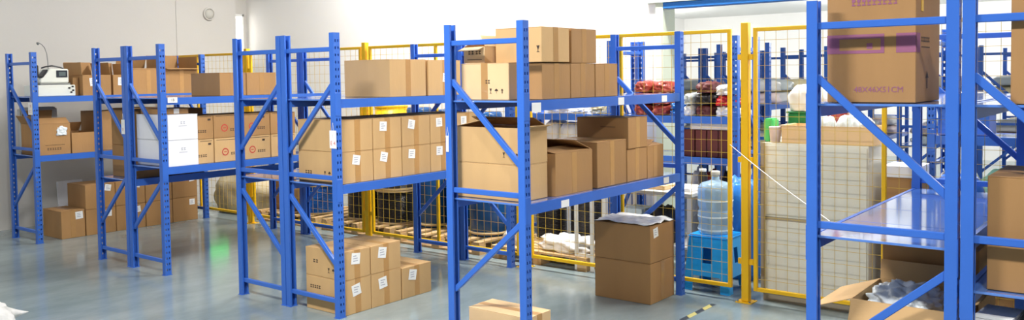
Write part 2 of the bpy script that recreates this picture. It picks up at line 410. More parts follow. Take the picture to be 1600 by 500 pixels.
def carton(label, x0, x1, y0, y1, z0, z1, m=KRAFT, tape='x', sticker=None, group='brown cardboard cartons', rz=None, print_x=None, print_y=None,
           ink=INK, tm=TAPE, name='carton', flaps=None, red_x=None):
    """closed carton with flaps on top; flaps = dict of side -> opening angle for an open one"""
    W, D, H = x1 - x0 - .004, y1 - y0 - .004, z1 - z0 - .001
    if rz is None: rz = random.uniform(-.006, .006)
    t = thing(name, label, 'carton' if name == 'carton' else 'box', ((x0 + x1) / 2, (y0 + y1) / 2, z0), rz, group)
    if flaps is None:
        MB().box(-W / 2, W / 2, -D / 2, D / 2, 0, H - .004).bevel(.003).build('body', m, t)
        if tape == 'x':
            for s in (-1, 1): MB().box(-W / 2, W / 2, .0015 if s > 0 else -D / 2, D / 2 if s > 0 else -.0015, H - .004, H).bevel(.001).build('flap', m, t)
        else:
            for s in (-1, 1): MB().box(.0015 if s > 0 else -W / 2, W / 2 if s > 0 else -.0015, -D / 2, D / 2, H - .004, H).bevel(.001).build('flap', m, t)
        tw = .026; q = .0009
        if tape == 'x':
            MB().box(-W / 2 - q, W / 2 + q, -tw, tw, H, H + q).box(W / 2, W / 2 + q, -tw, tw, .004, H).box(-W / 2 - q, -W / 2, -tw, tw, .004, H).build('tape', tm, t)
        elif tape == 'y':
            MB().box(-tw, tw, -D / 2 - q, D / 2 + q, H, H + q).box(-tw, tw, -D / 2 - q, -D / 2, .004, H).box(-tw, tw, D / 2, D / 2 + q, .004, H).build('tape', tm, t)
    else:
        k = .006
        MB().box(-W / 2, W / 2, -D / 2, D / 2, 0, k).box(-W / 2, -W / 2 + k, -D / 2, D / 2, k, H).box(W / 2 - k, W / 2, -D / 2, D / 2, k, H) \
            .box(-W / 2 + k, W / 2 - k, -D / 2, -D / 2 + k, k, H).box(-W / 2 + k, W / 2 - k, D / 2 - k, D / 2, k, H).build('body', m, t)
        for side, (ang, ln) in flaps.items():
            a = math.radians(ang)      # 0 = flat inward, 90 = upright, 180+ = folded outward
            wd = (W if side[1] == 'y' else D) / 2 - .006
            hx = {'-x': (-W / 2, 0, H), '+x': (W / 2, 0, H), '-y': (0, -D / 2, H), '+y': (0, D / 2, H)}[side]
            rz_ = {'-x': 0, '+x': math.pi, '-y': math.pi / 2, '+y': -math.pi / 2}[side]
            f = MB().box(0, ln, -wd, wd, 0, .004).bevel(.001).build('flap', m, t)
            f.matrix_local = Matrix.Translation(hx) @ Matrix.Rotation(rz_, 4, 'Z') @ Matrix.Rotation(-a, 4, 'Y')
        if tape == 'x': MB().box(W / 2, W / 2 + .0009, -.026, .026, .004, H - .002).build('tape', tm, t)
        elif tape == 'y': MB().box(-.026, .026, -D / 2 - .0009, -D / 2, .004, H - .002).build('tape', tm, t)
    if sticker:
        face, u, v, s = sticker            # centre in metres from lower left
        mb = MB(); a = random.uniform(-.25, .2); c_, s_ = math.cos(a) * s / 2, math.sin(a) * s / 2
        pts = [(u - c_ + s_, v - s_ - c_), (u + c_ + s_, v + s_ - c_), (u + c_ - s_, v + s_ + c_), (u - c_ - s_, v - s_ + c_)]
        if face == '+x': mb.prism([(p[0] - D / 2, p[1]) for p in pts], W / 2 + .0012, W / 2 + .002, 'x')
        else: mb.prism([(p[0] - W / 2, p[1]) for p in pts], -D / 2 - .002, -D / 2 - .0012, 'y')
        l = mb.build('paper_label', PAPER, t)
        g = MB(); r_ = random.Random(label)
        for i in range(3):
            vv = v + s * (.2 - .22 * i); uu = u - s * .3
            e = s * r_.uniform(.35, .6)
            if face == '+x': g.quad((W / 2 + .0024, uu - D / 2, vv), (W / 2 + .0024, uu + e - D / 2, vv), (W / 2 + .0024, uu + e - D / 2, vv + s * .08), (W / 2 + .0024, uu - D / 2, vv + s * .08))
            else: g.quad((uu - W / 2, -D / 2 - .0024, vv), (uu + e - W / 2, -D / 2 - .0024, vv), (uu + e - W / 2, -D / 2 - .0024, vv + s * .08), (uu - W / 2, -D / 2 - .0024, vv + s * .08))
        g.build('printing', INKG, l)
    if print_x: marks(t, '+x', (W, D, H), print_x, ink)
    if print_y: marks(t, '-y', (W, D, H), print_y, ink)
    if red_x: marks(t, '+x', (W, D, H), red_x, INKR, 'printed_logo')
    return t
def lump(name, label, cat, m, c, size, seed=0, amp=.18, sub=4, p=3.0, parent=None, group=None, rz=0, freq=2.2, ears=0.0):
    """crumpled bag: superellipsoid with noise creases, flat underside, base at c"""
    bm = bmesh.new(); bmesh.ops.create_icosphere(bm, subdivisions=sub, radius=1)
    for v in bm.verts:
        d = v.co.normalized()
        s = (abs(d.x) ** p + abs(d.y) ** p + abs(d.z) ** p) ** (-1 / p)
        n1 = noise.noise(d * freq + Vector((seed * 3.7, seed, 0))); n2 = abs(noise.noise(d * freq * 3.1 + Vector((seed, 5, seed * 2.3))))
        k = s * (1 + amp * n1 - amp * .55 * n2)
        if ears: k *= 1 + ears * (abs(d.x * d.y) * 2) ** 3 * (1 - abs(d.z))
        q = d * k
        z = q.z
        if z < -.55: z = -.55 - (z + .55) * .0
        v.co = (q.x * size[0] / 2, q.y * size[1] / 2, (z + .55) * size[2] / 1.55)
    me = bpy.data.meshes.new(name); bm.to_mesh(me); bm.free(); me.materials.append(m)
    for f_ in me.polygons: f_.use_smooth = True
    o = link(name, me, parent, c); o.rotation_euler = (0, 0, rz)
    if not parent: tag(o, label, cat, group)
    return o
ORD = ['frontmost', 'second', 'third', 'fourth', 'rearmost']
HANDLE = [('glass', .30, .05, .035), ('umbrella', .35, .05, .035), ('arrow', .40, .05, .035)]
# -- rack C2, lower shelf: two tiers of five
ys = [(.055, .352), (.354, .644), (.646, .957), (.959, 1.25), (1.252, 1.545)]
for tier, (z0, z1, nm) in enumerate(((.935, 1.162, 'bottom'), (1.162, 1.39, 'top'))):
    for i, (a, b) in enumerate(ys):
        carton('%s carton of the %s row on the lower shelf of the rack of white-labelled cartons' % (ORD[i], nm), -2.13, -1.638, a, b, z0, z1, KRAFT, 'x',
               None if (tier == 1 and i == 0) else ('+x', .10 if i else .13, .165, .07), 'white-labelled cartons',
               print_y=[('word', .08, .06, .08)] + HANDLE if i == 0 and tier == 0 else None)
# -- rack C2, floor
yf = [(.036, .292), (.295, .597), (.605, .925)]
for i, (a, b) in enumerate(yf):
    carton('%s carton of the bottom row on the floor under the white-labelled cartons rack' % ['frontmost', 'middle', 'rear'][i], -2.05, -1.622, a, b, 0, .25 if i < 2 else .236, KRAFT, 'x',
           ('+x', .11, .17, .08), 'white-labelled cartons', print_y=[('word', .05, .16, .12), ('word', .2, .1, .12)] if i == 0 else None)
for i, (a, b) in enumerate(((.036, .288), (.292, .595))):
    carton('%s carton of the top row on the floor under the white-labelled cartons rack' % ['front', 'rear'][i], -2.05, -1.622, a, b, .25, .456, KRAFT, 'x',
           ('+x', .11, .145, .08), 'white-labelled cartons', print_y=[('word', .09, .1, .06), ('glass', .26, .04, .035), ('umbrella', .31, .04, .035), ('arrow', .36, .04, .035)] if i == 0 else None)
# -- rack C2, upper shelf
carton('tall-banded brown carton on the upper shelf above the white-labelled cartons', -2.15, -1.638, .53, .922, 1.54, 1.825, KRAFT, 'x', tm=TAPEC)
carton('carton with white label at the rear of the upper shelf, beside the middle rack post', -2.1, -1.638, .945, 1.33, 1.54, 1.822, KRAFT, 'x', ('+x', .2, .14, .07))
# -- rack D, upper shelf
carton('front carton with handling symbols on the middle rack upper shelf', -.55, -.165, .1, .45, 1.54, 1.766, KRAFTL, 'y', print_y=[('word', .2, .1, .04), ('glass', .24, .04, .03), ('umbrella', .285, .04, .03), ('arrow', .33, .04, .03)], tm=TAPEC)
carton('open-flapped printed carton lying on the front carton of the middle rack', -.55, -.375, .13, .5, 1.767, 1.87, KRAFTL, None, print_y=[('word', .04, .055, .05), ('word', .1, .055, .05), ('line', .03, .02, .12)],
       flaps={'-y': (200, .07), '+x': (60, .08), '-x': (20, .08)})
carton('carton behind the front post on the middle rack upper shelf', -.16, .0, .215, .517, 1.54, 1.758, KRAFTD, 'x', tm=TAPEC)
carton('carton third from the front in the bottom row of the middle rack upper shelf', -.4, .0, .52, .8, 1.54, 1.76, KRAFTD, 'x', tm=TAPEC)
carton('rearmost carton of the bottom row on the middle rack upper shelf', -.4, .0, .803, 1.085, 1.54, 1.76, KRAFTD, 'x', tm=TAPEC)
carton('front one of the two topmost cartons on the middle rack', -.36, .0, .213, .51, 1.766, 1.98, KRAFT, 'x', print_y=[('glass', .33, .06, .04)], tm=TAPEC)
carton('rear one of the two topmost cartons on the middle rack', -.36, .0, .53, .822, 1.761, 1.98, KRAFTD, 'x', tm=TAPEC)
# -- rack D, lower shelf
carton('bottom carton of the front stack on the middle rack lower shelf', -.57, -.05, .07, .33, .935, 1.155, KRAFT, None, print_y=[('line', .05, .03, .2), ('line', .05, .022, .2)])
carton('open-topped upper carton of the front stack on the middle rack lower shelf', -.57, -.05, .07, .33, 1.156, 1.375, KRAFT, None,
       print_y=[('glass', .38, .04, .03), ('umbrella', .43, .04, .03), ('arrow', .48, .04, .03)], flaps={'+y': (25, .13), '-x': (12, .2), '+x': (165, .05)})
carton('sagging open carton second from the front on the middle rack lower shelf', -.5, -.02, .37, .79, .935, 1.2, KRAFTD, 'x', flaps={'-x': (15, .2), '+x': (8, .16), '+y': (20, .2)})
carton('upright narrow carton third along the middle rack lower shelf', -.45, -.01, .83, 1.212, .935, 1.24, KRAFTD, 'x')
carton('small carton under the tilted one on the middle rack lower shelf', -.42, -.01, 1.216, 1.5, .935, 1.165, KRAFTD, 'x')
carton('small rearmost carton on the middle rack lower shelf', -.42, -.01, 1.503, 1.745, .935, 1.165, KRAFTD, 'x', flaps={'-y': (20, .12), '+x': (10, .1)})
carton('carton lying on top of the small cartons on the middle rack lower shelf', -.43, -.005, 1.217, 1.5, 1.166, 1.385, KRAFTD, 'x', rz=.02, print_y=[('line', .2, .15, .12)])
# -- rack D, floor
carton('lower carton of the big two-carton stack on the floor by the gate', -.495, -.012, 1.54, 1.91, 0, .3, KRAFTD, 'x', tm=TAPEC)
t = carton('upper carton of the big floor stack by the gate, topped with white film', -.495, -.012, 1.54, 1.91, .301, .575, KRAFTD, None, ('+x', .08, .22, .07))
def sheet(w, d, amp, seed, nx=18, ny=14):
    bm = bmesh.new(); g = []
    for i in range(nx + 1):
        row = []
        for j in range(ny + 1):
            u, v = i / nx - .5, j / ny - .5
            z = amp * (.6 + noise.noise(Vector((u * 5 + seed, v * 5, 0)))) * (1 - .3 * abs(u)); row.append(bm.verts.new((u * w, v * d, max(z, .003))))
        g.append(row)
    for i in range(nx):
        for j in range(ny): bm.faces.new((g[i][j], g[i + 1][j], g[i + 1][j + 1], g[i][j + 1]))
    bmesh.ops.recalc_face_normals(bm, faces=bm.faces); bmesh.ops.solidify(bm, geom=bm.faces[:], thickness=.002)
    s = MB(); s.bm.free(); s.bm = bm; return s
f = sheet(.485, .37, .022, 3.1).build('plastic_film', FILM, t, True); f.location = (0, 0, .274)
carton('low carton on the floor at the front foot of the middle rack', -.5, -.03, .08, .32, 0, .24, KRAFTL, 'x')
# -- rack B2, lower shelf
for z0, z1, nm in ((.935, 1.165, 'lower'), (1.166, 1.39, 'upper')):
    carton('%s white carton of the stacked pair on the left rack pair' % nm, -4.43, -3.9, .045, .335, z0, z1, WHITEC, None, name='white_carton', group='white cartons',
           print_x=[('word', .12, .14, .05), ('line', .1, .12, .08)], ink=INKG, rz=0)
for tier, (z0, z1, nm) in enumerate(((.935, 1.155, 'bottom'), (1.156, 1.365, 'top'))):
    for i, (a, b) in enumerate(((.345, .505), (.508, .8), (.803, 1.12), (1.125, 1.42))):
        carton('%s brown carton with a red ring logo, %s row behind the white cartons' % (['frontmost', 'second', 'third', 'rearmost'][i], nm), -4.4, -3.925, a, b, z0, z1, KRAFT if tier == 0 else KRAFTD, None,  # darker card on the top row paints in the shade there
               group='red-logo cartons', print_x=[('word', .0 if i == 0 else .17, .06, .09), ('bar', .1 if i == 0 else .22, .165, .03), ('line', .02, .2, b - a - .04)],
               red_x=[('ring', .11, .09, .035)] if i else None)
carton('flattened brown pack lying on the upper white carton', -4.4, -4.0, .07, .31, 1.391, 1.44, KRAFTD, 'x', tm=FILM)
# -- rack B2, upper shelf
for i, (a, b) in enumerate(((.58, .865), (.868, 1.205))):
    carton('%s of two low cartons on the upper shelf above the red-logo cartons' % ['front', 'rear'][i], -4.4, -3.925, a, b, 1.54, 1.755, KRAFTD, 'x', tm=TAPEC)
# -- rack B1, lower shelf
for i, (a, b) in enumerate(((.1, .44), (.45, .8))):
    for z0, z1, nm in ((.79, 1.09, 'lower'), (1.091, 1.42, 'upper')):
        carton('%s orange-brown carton, %s of its stack, left of the white cartons' % (['front', 'rear'][i], nm), -5.0, -4.56, a, b, z0, z1, KRAFTD, None, group='orange-brown cartons')
# -- rack A, upper shelf
carton('small dark carton beside the sewing machine', -6.9, -6.5, .445, .51, 1.54, 1.74, KRAFTD, None)
carton('open carton with a white label next to the sewing machine', -6.85, -6.42, .515, .83, 1.54, 1.765, KRAFTD, None, ('+x', .12, .15, .09), flaps={'-y': (95, .14), '+y': (80, .14), '-x': (100, .15)})
carton('open carton with a white label behind the double posts', -6.85, -6.42, .85, 1.075, 1.54, 1.765, KRAFTD, None, ('+x', .1, .15, .09), flaps={'+y': (85, .13), '-x': (95, .14)})
carton('wide carton left of the tall open carton on the leftmost rack', -6.85, -6.42, 1.085, 1.46, 1.54, 1.82, KRAFTD, 'x', flaps={'-x': (70, .15), '+x': (10, .1)})
carton('tall open carton with raised flaps at the rear of the leftmost rack top shelf', -6.85, -6.42, 1.48, 1.9, 1.54, 1.84, KRAFTD, 'x', flaps={'-x': (95, .16), '+y': (88, .14), '+x': (195, .05), '-y': (85, .15)})
# -- rack A, lower shelf
t = carton('crumpled open carton with clear film on the leftmost rack lower shelf', -6.85, -6.42, .04, .365, .92, 1.25, KRAFTD, None, flaps={'-x': (75, .14), '+x': (35, .1), '-y': (120, .1)},
       print_x=[('word', .08, .05, .15), ('line', .06, .1, .2)])
lump('clear_film', '', '', FOIL, (.2, .07, .2), (.05, .12, .1), 12, .4, parent=t, freq=3.5)
carton('lower open carton beside the crumpled one on the leftmost rack', -6.85, -6.42, .375, .66, .92, 1.14, KRAFTD, None, flaps={'-x': (50, .13), '-y': (100, .06)})
carton('dark carton at mid depth on the leftmost rack lower shelf', -6.9, -6.5, .7, 1.05, .92, 1.36, KRAFTD, None, ('+x', .2, .2, .05))
carton('rear carton on the leftmost rack lower shelf', -6.9, -6.5, 1.07, 1.45, .92, 1.38, KRAFTD, None)
tag(MB().box(-6.97, -6.87, .05, .44, .92, 1.42).bevel(.02, 2).build('foam_block', FOAM), 'grey-white foam block standing behind the crumpled open carton', 'foam block')
# -- rack A, floor
carton('front floor carton with white label under the leftmost rack', -6.86, -6.42, .235, .49, 0, .3, KRAFTD, 'x', ('+x', .19, .24, .08), tm=TAPEC)
for i, (a, b) in enumerate(((.5, .835), (.838, 1.185), (1.188, 1.52), (1.523, 1.85))):
    for z0, z1, nm in ((0, .285, 'bottom'), (.286, .555 if i < 3 else .51, 'top')):
        carton('%s carton of the %s row stacked on the floor under the leftmost rack' % (['frontmost', 'second', 'third', 'rearmost'][i], nm), -6.85, -6.42, a, b, z0, z1, KRAFTD, None,
               ('+x', .25, .22, .07) if not (i == 2 and z0 > 0) else None, 'floor cartons under the leftmost rack')
# -- rack E, upper shelf: purple print
EX0, EX1, EY0, EY1, EZ = 1.715, 2.1, .1, .56, 1.541
t = carton('big carton with purple band and size print on the right rack', EX0, EX1, EY0, EY1, EZ, EZ + .51, KRAFTD, None, rz=0)  # browner card paints in the shadow this carton stands in
W, D = EX1 - EX0 - .004, EY1 - EY0 - .004
band = MB(); e = .0014
def pb(u0, u1, v0, v1): band.quad((-W / 2 + u0, -D / 2 - e, v0), (-W / 2 + u1, -D / 2 - e, v0), (-W / 2 + u1, -D / 2 - e, v1), (-W / 2 + u0, -D / 2 - e, v1))
z0b, z1b = .222, .308
pb(.0, .055, z0b, z1b); pb(.055, .235, z0b, z0b + .014); pb(.055, .235, z1b - .02, z1b); pb(.235, .25, z0b, z1b); pb(.175, .2, z0b + .02, z0b + .045)
pb(.3, W, z0b, z1b)
band.quad((W / 2 + e, -D / 2, z0b), (W / 2 + e, -D / 2 + .07, z0b), (W / 2 + e, -D / 2 + .07, z1b), (W / 2 + e, -D / 2, z1b))
band.build('purple_band', INKP, t)
tx = link('size_print', text_mesh('48X46X51CM', .036, INKP), t, (.035, -D / 2 - e, .058)); tx.rotation_euler = (math.pi / 2, 0, 0)
marks(t, '-y', (W, D, .51), [('word', .11, .437, .2), ('word', .11, .459, .2)], INKP, 'purple_lettering')
marks(t, '+x', (W, D, .51), [('word', .09, .27, .16), ('line', .09, .245, .16), ('arrow', .2, .06, .08)], INK)
MB().box(W / 2 + .001, W / 2 + .002, -.14, -.1, .405, .46).build('yellow_sticker', YEL, t)
# -- rack F
carton('carton at the right picture edge on the upper shelf of the rightmost rack', 2.465, 2.86, .03, .5, 1.541, 2.08, KRAFTD, None, print_y=[('word', .1, .1, .1)], ink=INKR)
carton('plain carton on the lower shelf of the rightmost rack', 2.385, 2.87, .05, .55, .771, 1.245, KRAFTD, 'y', tm=TAPEC)

# -- rack E floor: open cartons
t = carton('wide-open carton with silver film under the glossy empty shelf', 1.8, 2.24, .17, .66, 0, .62, KRAFT, None, flaps={'-x': (200, .2), '-y': (238, .2), '+x': (150, .12), '+y': (100, .1)})
carton('tall carton standing behind the wide-open carton', 1.8, 2.25, .72, 1.2, 0, .8, KRAFTD, None)
lump('plastic_film', 'crumpled silver plastic film lying in the wide-open carton', 'plastic film', FOIL, (2.0, .42, .52), (.34, .36, .14), 2, .26, 5, 2.6, freq=4.5)
# papers and dark pack under rack F
t = thing('paper_stack', 'stack of white papers on the floor carton of the rightmost rack', 'paper stack', (2.42, .16, .58), 0)
for k in range(5): 
    p_ = MB().box(-.07, .07, -.1, .1, k * .016, k * .016 + .014).build('paper_sheet', PAPER, t); p_.rotation_euler = (0, 0, random.uniform(-.15, .15))
carton('dark carton on the floor under the rightmost rack', 2.34, 2.86, .05, .5, 0, .578, MAROON, None)
lump('plastic_sack', 'black sack beside the papers under the rightmost rack', 'sack', BAGK, (2.66, .25, .579), (.3, .3, .14), 9)

# ------------------------------------------------------------------ labels and tags on racks
def sticker_on(parent, xw, y0, y1, z0, z1, txt=None, m=INK):
    """sticker on the +X side of a rack beam (world coords)"""
    px, py = parent.location.x, parent.location.y
    s = MB().box(xw - px, xw - px + .0012, y0 - py, y1 - py, z0, z1).build('label_sticker', PAPER, parent)
    if txt:
        l = link('lettering', text_mesh(txt, (z1 - z0) * .75, m), s, (xw - px + .002, (y0 + y1) / 2 - py, (z0 + z1) / 2))
        l.rotation_euler = (math.pi / 2, 0, math.pi / 2)
    return s
def beam_sticker(parent, xw, px0, px1, py0, py1, txt=None, m=INK):
    a, b = at(px0, py1, X=xw), at(px1, py0, X=xw)
    return sticker_on(parent, xw, a.y, b.y, min(a.z, b.z), max(a.z, b.z), txt, m)
bx = .019 + .0205
beam_sticker(rack_D, bx + .009, 831, 845, 160, 176)
beam_sticker(rack_D, bx, 966, 975, 152, 164); beam_sticker(rack_D, bx, 1034, 1042, 149, 159)
beam_sticker(rack_D, bx, 877, 889, 311, 325); beam_sticker(rack_D, bx, 1037, 1045, 276, 287)
beam_sticker(rack_B2, -3.903 + .03, 262, 277, 152, 161, '1B')
def hang_tag(label, xw, yw, zt, wd, ht, lines):
    """card hung on a string against the front (-Y) flange of a post"""
    t = thing('hang_tag', label, 'tag', (xw, yw, zt - ht - .05), 0, 'rack tags')
    MB().box(-wd / 2, wd / 2, -.0015, 0, 0, ht).build('card', PAPER, t)
    MB().tube([(-.012, -.001, ht - .01), (.0, .0, ht + .055), (.012, -.001, ht - .01)], .0012, 6).build('string', ROPE, t)
    for s, sz, zz, m in lines:
        l = link('lettering', text_mesh(s, sz, m), t, (0, -.0022, zz)); l.rotation_euler = (math.pi / 2, 0, 0)
    return t
ZT = lambda px, py: at(px, py, Y=-.03).z
hang_tag('white tag with red lettering hung on the labelled-carton rack post', at(520, 204, Y=-.03).x, -.03, ZT(520, 204) + .05, .07, .125, [('1', .035, .085, INKG), ('E 4', .042, .035, INKR)])
hang_tag('white tag hung on the middle post of the left rack pair', at(192, 187, Y=-.03).x, -.03, ZT(192, 187) + .05, .06, .13, [('3', .03, .09, INKG), ('E', .04, .04, INKR)])
hang_tag('white tag with red lettering hung on the leftmost rack', at(47, 160, Y=-.03).x, -.03, ZT(47, 160) + .05, .1, .13, [('1 8', .04, .09, INKR), ('E 2', .04, .035, INKR)])
hang_tag('thin white tag on the left post of the middle rack', at(699, 212, Y=-.03).x, -.03, ZT(699, 212) + .05, .02, .1, [])

# ------------------------------------------------------------------ fence
FY = 2.03
def fence_post(x, label, w_=.055):
    t = thing('fence_post', label, 'post', (x, FY, 0), 0, 'yellow fence posts')
    MB().box(-w_ / 2, w_ / 2, -w_ / 2, w_ / 2, .006, 2.05).bevel(.004).build('upright', YEL, t)
    MB().box(-.06, .06, -.06, .06, 0, .006).build('base_plate', YEL, t)
    for s in (-1, 1):
        for z in (.3, 1.05, 1.8): MB().box(min(s * w_ / 2, s * (w_ / 2 + .03)), max(s * w_ / 2, s * (w_ / 2 + .03)), -.012, .012, z - .02, z + .02).build('clamp', YEL, t)
    for i, j in ((-1, -1), (1, -1), (1, 1), (-1, 1)): MB().lathe([(.008, 0), (.008, .01)], (i * .045, j * .045, .006), 6).build('bolt', CHROME, t)
def fence_panel(x0, x1, label, mid=None, z0=.09, z1=2.01, lock=False):
    t = thing('mesh_fence', label, 'fence', (x0, FY, 0), 0, 'yellow mesh fence panels')
    L = x1 - x0; h = .014
    for x in [h, L - h] + ([mid - x0] if mid is not None else []):
        MB().box(x - h, x + h, -h, h, z0, z1).bevel(.003).build('stile', YEL, t)
    for z in (z0 + h, z1 - h): MB().box(2 * h, L - 2 * h, -h * .98, h * .98, z - h, z + h).bevel(.003).build('rail', YEL, t)
    mb = MB(); r = .0012
    n = round(L / .082)
    for i in range(1, n): x = i * L / n; mb.box(x - r, x + r, -r, r, z0, z1)
    k = round((z1 - z0) / .092)
    for i in range(1, k): z = z0 + i * (z1 - z0) / k; mb.box(0, L, -r * 3, -r, z - r, z + r)
    o = mb.build('wire_mesh', mat('wire_yellow', (206, 172, 60), .4), t); o['kind'] = 'stuff'
    return t
PX = [-5.59, -3.56, -1.53, .51, 2.53]
for x, l in zip(PX, ('behind the left rack pair', 'behind the labelled-carton rack', 'behind the middle rack', 'beside the blue stool', 'behind the rightmost rack')):
    fence_post(x, 'yellow square fence post ' + l)
PANL = ['leftmost yellow mesh fence panel, behind the leftmost rack', 'yellow mesh fence panel behind the left rack pair', 'yellow mesh fence panel behind the labelled-carton rack',
        'yellow mesh gate panel in front of the water bottle', 'yellow mesh fence panel in front of the beige cabinet', 'yellow mesh fence panel at the far right']
ends = [WX + .05] + PX + [4.55]
for i in range(6):
    a, b = ends[i] + (.06 if i else .0), ends[i + 1] - .06
    if i == 3: b = .40
    mid = {0: -6.63, 1: -4.57, 2: -2.575, 3: -.54, 4: 1.468, 5: 3.5}[i]
    fence_panel(a, b, PANL[i], mid)

# ------------------------------------------------------------------ stool, water bottle
t = thing('plastic_stool', 'bright blue plastic stool behind the gate, carrying the water bottle', 'stool', (.15, 2.29, 0), 0)
MB().box(-.165, .165, -.15, .15, .405, .435).bevel(.012, 2).build('seat', STOOLB, t)
for s, ax in ((-1, 'y'), (1, 'y'), (-1, 'x'), (1, 'x')):
    # each side is a tapered skirt with a tall slot, like a moulded stool
    top, bot = (.158, .19) if ax == 'y' else (.143, .175)
    offt, offb = (.143, .178) if ax == 'y' else (.158, .193)
    def Q(u, v, s=s, ax=ax):
        k = v / .41; off = offb + (offt - offb) * k; wdt = bot + (top - bot) * k
        return (u * wdt, s * off, v) if ax == 'y' else (s * off, u * wdt, v)
    bm = bmesh.new(); us = [-1, -.62, -.22, .22, .62, 1]; vz = [0, .12, .22, .34, .41]
    g = [[bm.verts.new(Q(u, v)) for u in us] for v in vz]
    for i in range(4):
        for j in range(5):
            if i == 0 and 1 <= j <= 3: continue
            if i == 2 and j == 2: continue
            bm.faces.new((g[i][j], g[i][j + 1], g[i + 1][j + 1], g[i + 1][j]))
    bmesh.ops.recalc_face_normals(bm, faces=bm.faces); bmesh.ops.solidify(bm, geom=bm.faces[:], thickness=.006)
    b_ = MB(); b_.bm.free(); b_.bm = bm; b_.build('leg_panel', STOOLB, t)
t = thing('water_bottle', 'large clear blue water bottle wrapped in film, standing on the blue stool', 'bottle', (.15, 2.29, .436), 0)
MB().lathe([(.115, 0), (.132, .012), (.134, .05), (.128, .07), (.128, .085), (.135, .1), (.135, .17), (.128, .185), (.128, .2), (.135, .215), (.138, .33), (.134, .36), (.11, .392), (.05, .41), (.032, .42), (.03, .455), (.034, .458), (.034, .468), (.03, .47)], n=36).build('body', JUG, t, True)
MB().lathe([(.036, .452), (.036, .482), (.03, .487)], n=20).build('cap', GREYT, t, True)
for z in (.03, .13, .255): MB().lathe([(.1362, z), (.138, z + .006), (.1362, z + .012)], n=36, cap=False).build('rib', JUGW, t, True)

# hazard tape
a, b = at(1117, 476, Z=0), at(1066, 498, Z=0)
o = MB().box(-.02, .02, -.5, .47, 0, .0012).build('floor_tape', hazard_mat()); o.location = (.345, 1.36, .0002)
tag(o, 'faded yellow and black hazard tape on the floor near the gate', 'floor tape')
# white cord from the gate to the right rack
A, B = Vector((.41, 1.98, 1.16)), Vector((1.66, .32, .95))
pts = [A.lerp(B, i / 14) - Vector((0, 0, .012 * math.sin(math.pi * i / 14))) for i in range(15)]
tag(MB().tube(pts, .0022, 6).build('cord', ROPE), 'white cord stretched from the gate to the right rack', 'cord')

# ------------------------------------------------------------------ cabinet and things on it
CBX0, CBX1, CBY = .575, 1.335, 2.16
t = thing('cabinet', 'beige two-tier steel cabinet behind the fence', 'cabinet', ((CBX0 + CBX1) / 2, CBY + .2, 0), 0)
w_ = (CBX1 - CBX0) / 2
MB().box(-w_, w_, -.2, .2, .05, .6).bevel(.004).build('lower_body', CABB, t)
MB().box(-w_, w_, -.2, .2, .625, 1.17).bevel(.004).build('upper_body', CABB, t)
MB().box(-w_ + .003, w_ - .003, -.197, .197, .6, .625).build('seam_strip', CABT, t)
MB().box(-w_ + .01, w_ - .01, -.19, .19, 0, .05).build('plinth', CABT, t)
for s, (a, b) in ((1, (-w_ + .03, w_ - .01)),):
    for z0, z1 in ((.065, .59), (.64, 1.155)):
        d = MB().box(a, b, -.208, -.2, z0, z1).bevel(.003).build('door', CABB, t)
        MB().box(-s * .0 + (b - .03 if s < 0 else a + .01), (b - .01 if s < 0 else a + .03), -.214, -.208, (z0 + z1) / 2 - .05, (z0 + z1) / 2 + .05).build('handle', CABB, d)
MB().box(-w_ - .004, -w_ + .026, -.206, -.2, .05, 1.17).build('edge_trim', CABT, t)
CT = 1.171
t = carton('shallow cardboard tray on top of the beige cabinet', 0.72, 1.36, 2.17, 2.5, CT, CT + .13, KRAFTL, None, flaps={'-x': (178, .02)}, name='cardboard_tray', group='trays')
for i, (x, y) in enumerate(((1.0, 2.3), (1.14, 2.33), (1.26, 2.3))):
    lump('plastic_bag', ['left', 'middle', 'right'][i] + ' grey-white bag of small parts in the cardboard tray', 'bag', BAGG, (x, y, CT + .01), (.14, .18, .19), 20 + i, group='bags in the tray')
o = tag(MB().box(.48, .555, 2.13, 2.25, 1.175, 1.345).bevel(.012, 2).build('green_box', GREENL), 'small light green plastic tub beside the fence post', 'tub')
o.location = (.09, .08, 0)
o = tag(MB().lathe([(.035, 0), (.045, .11), (.047, .115), (.04, .118)], (.685, 2.13 + .1, 0), 18).build('plastic_cup', PINKW, None, True), 'pinkish white plastic pot next to the green tub', 'pot')
o.location = (-.02, -.03, CT)
t = thing('plastic_crate', 'dark green plastic crate standing behind the cardboard tray', 'crate', (.77, 2.62, 1.172), 0)
MB().box(-.13, .13, -.1, .1, 0, .2).bevel(.008).build('body', GREEN, t)
MB().box(-.14, .14, -.11, .11, .2, .215).bevel(.004).build('rim', GREEN, t)
t2 = thing('shelf_table', 'white side table behind the beige cabinet under the green crate', 'table', (.85, 2.72, 0), 0)
MB().box(-.35, .35, -.14, .2, 1.14, 1.171).build('table_top', STEELW, t2)
for x in (-.33, .33):
    for y in (-.12, .18): MB().box(x - .015, x + .015, y - .015, y + .015, 0, 1.14).build('leg', STEELW, t2)
lump('plastic_bag', 'white sack with reddish print on top of the green crate', 'bag', BAGW, (.77, 2.62, 1.388), (.28, .24, .2), 31)
lump('plastic_bag', 'small reddish bag against the white sack over the green crate', 'bag', BAGBR, (.97, 2.66, 1.172), (.16, .2, .28), 32)

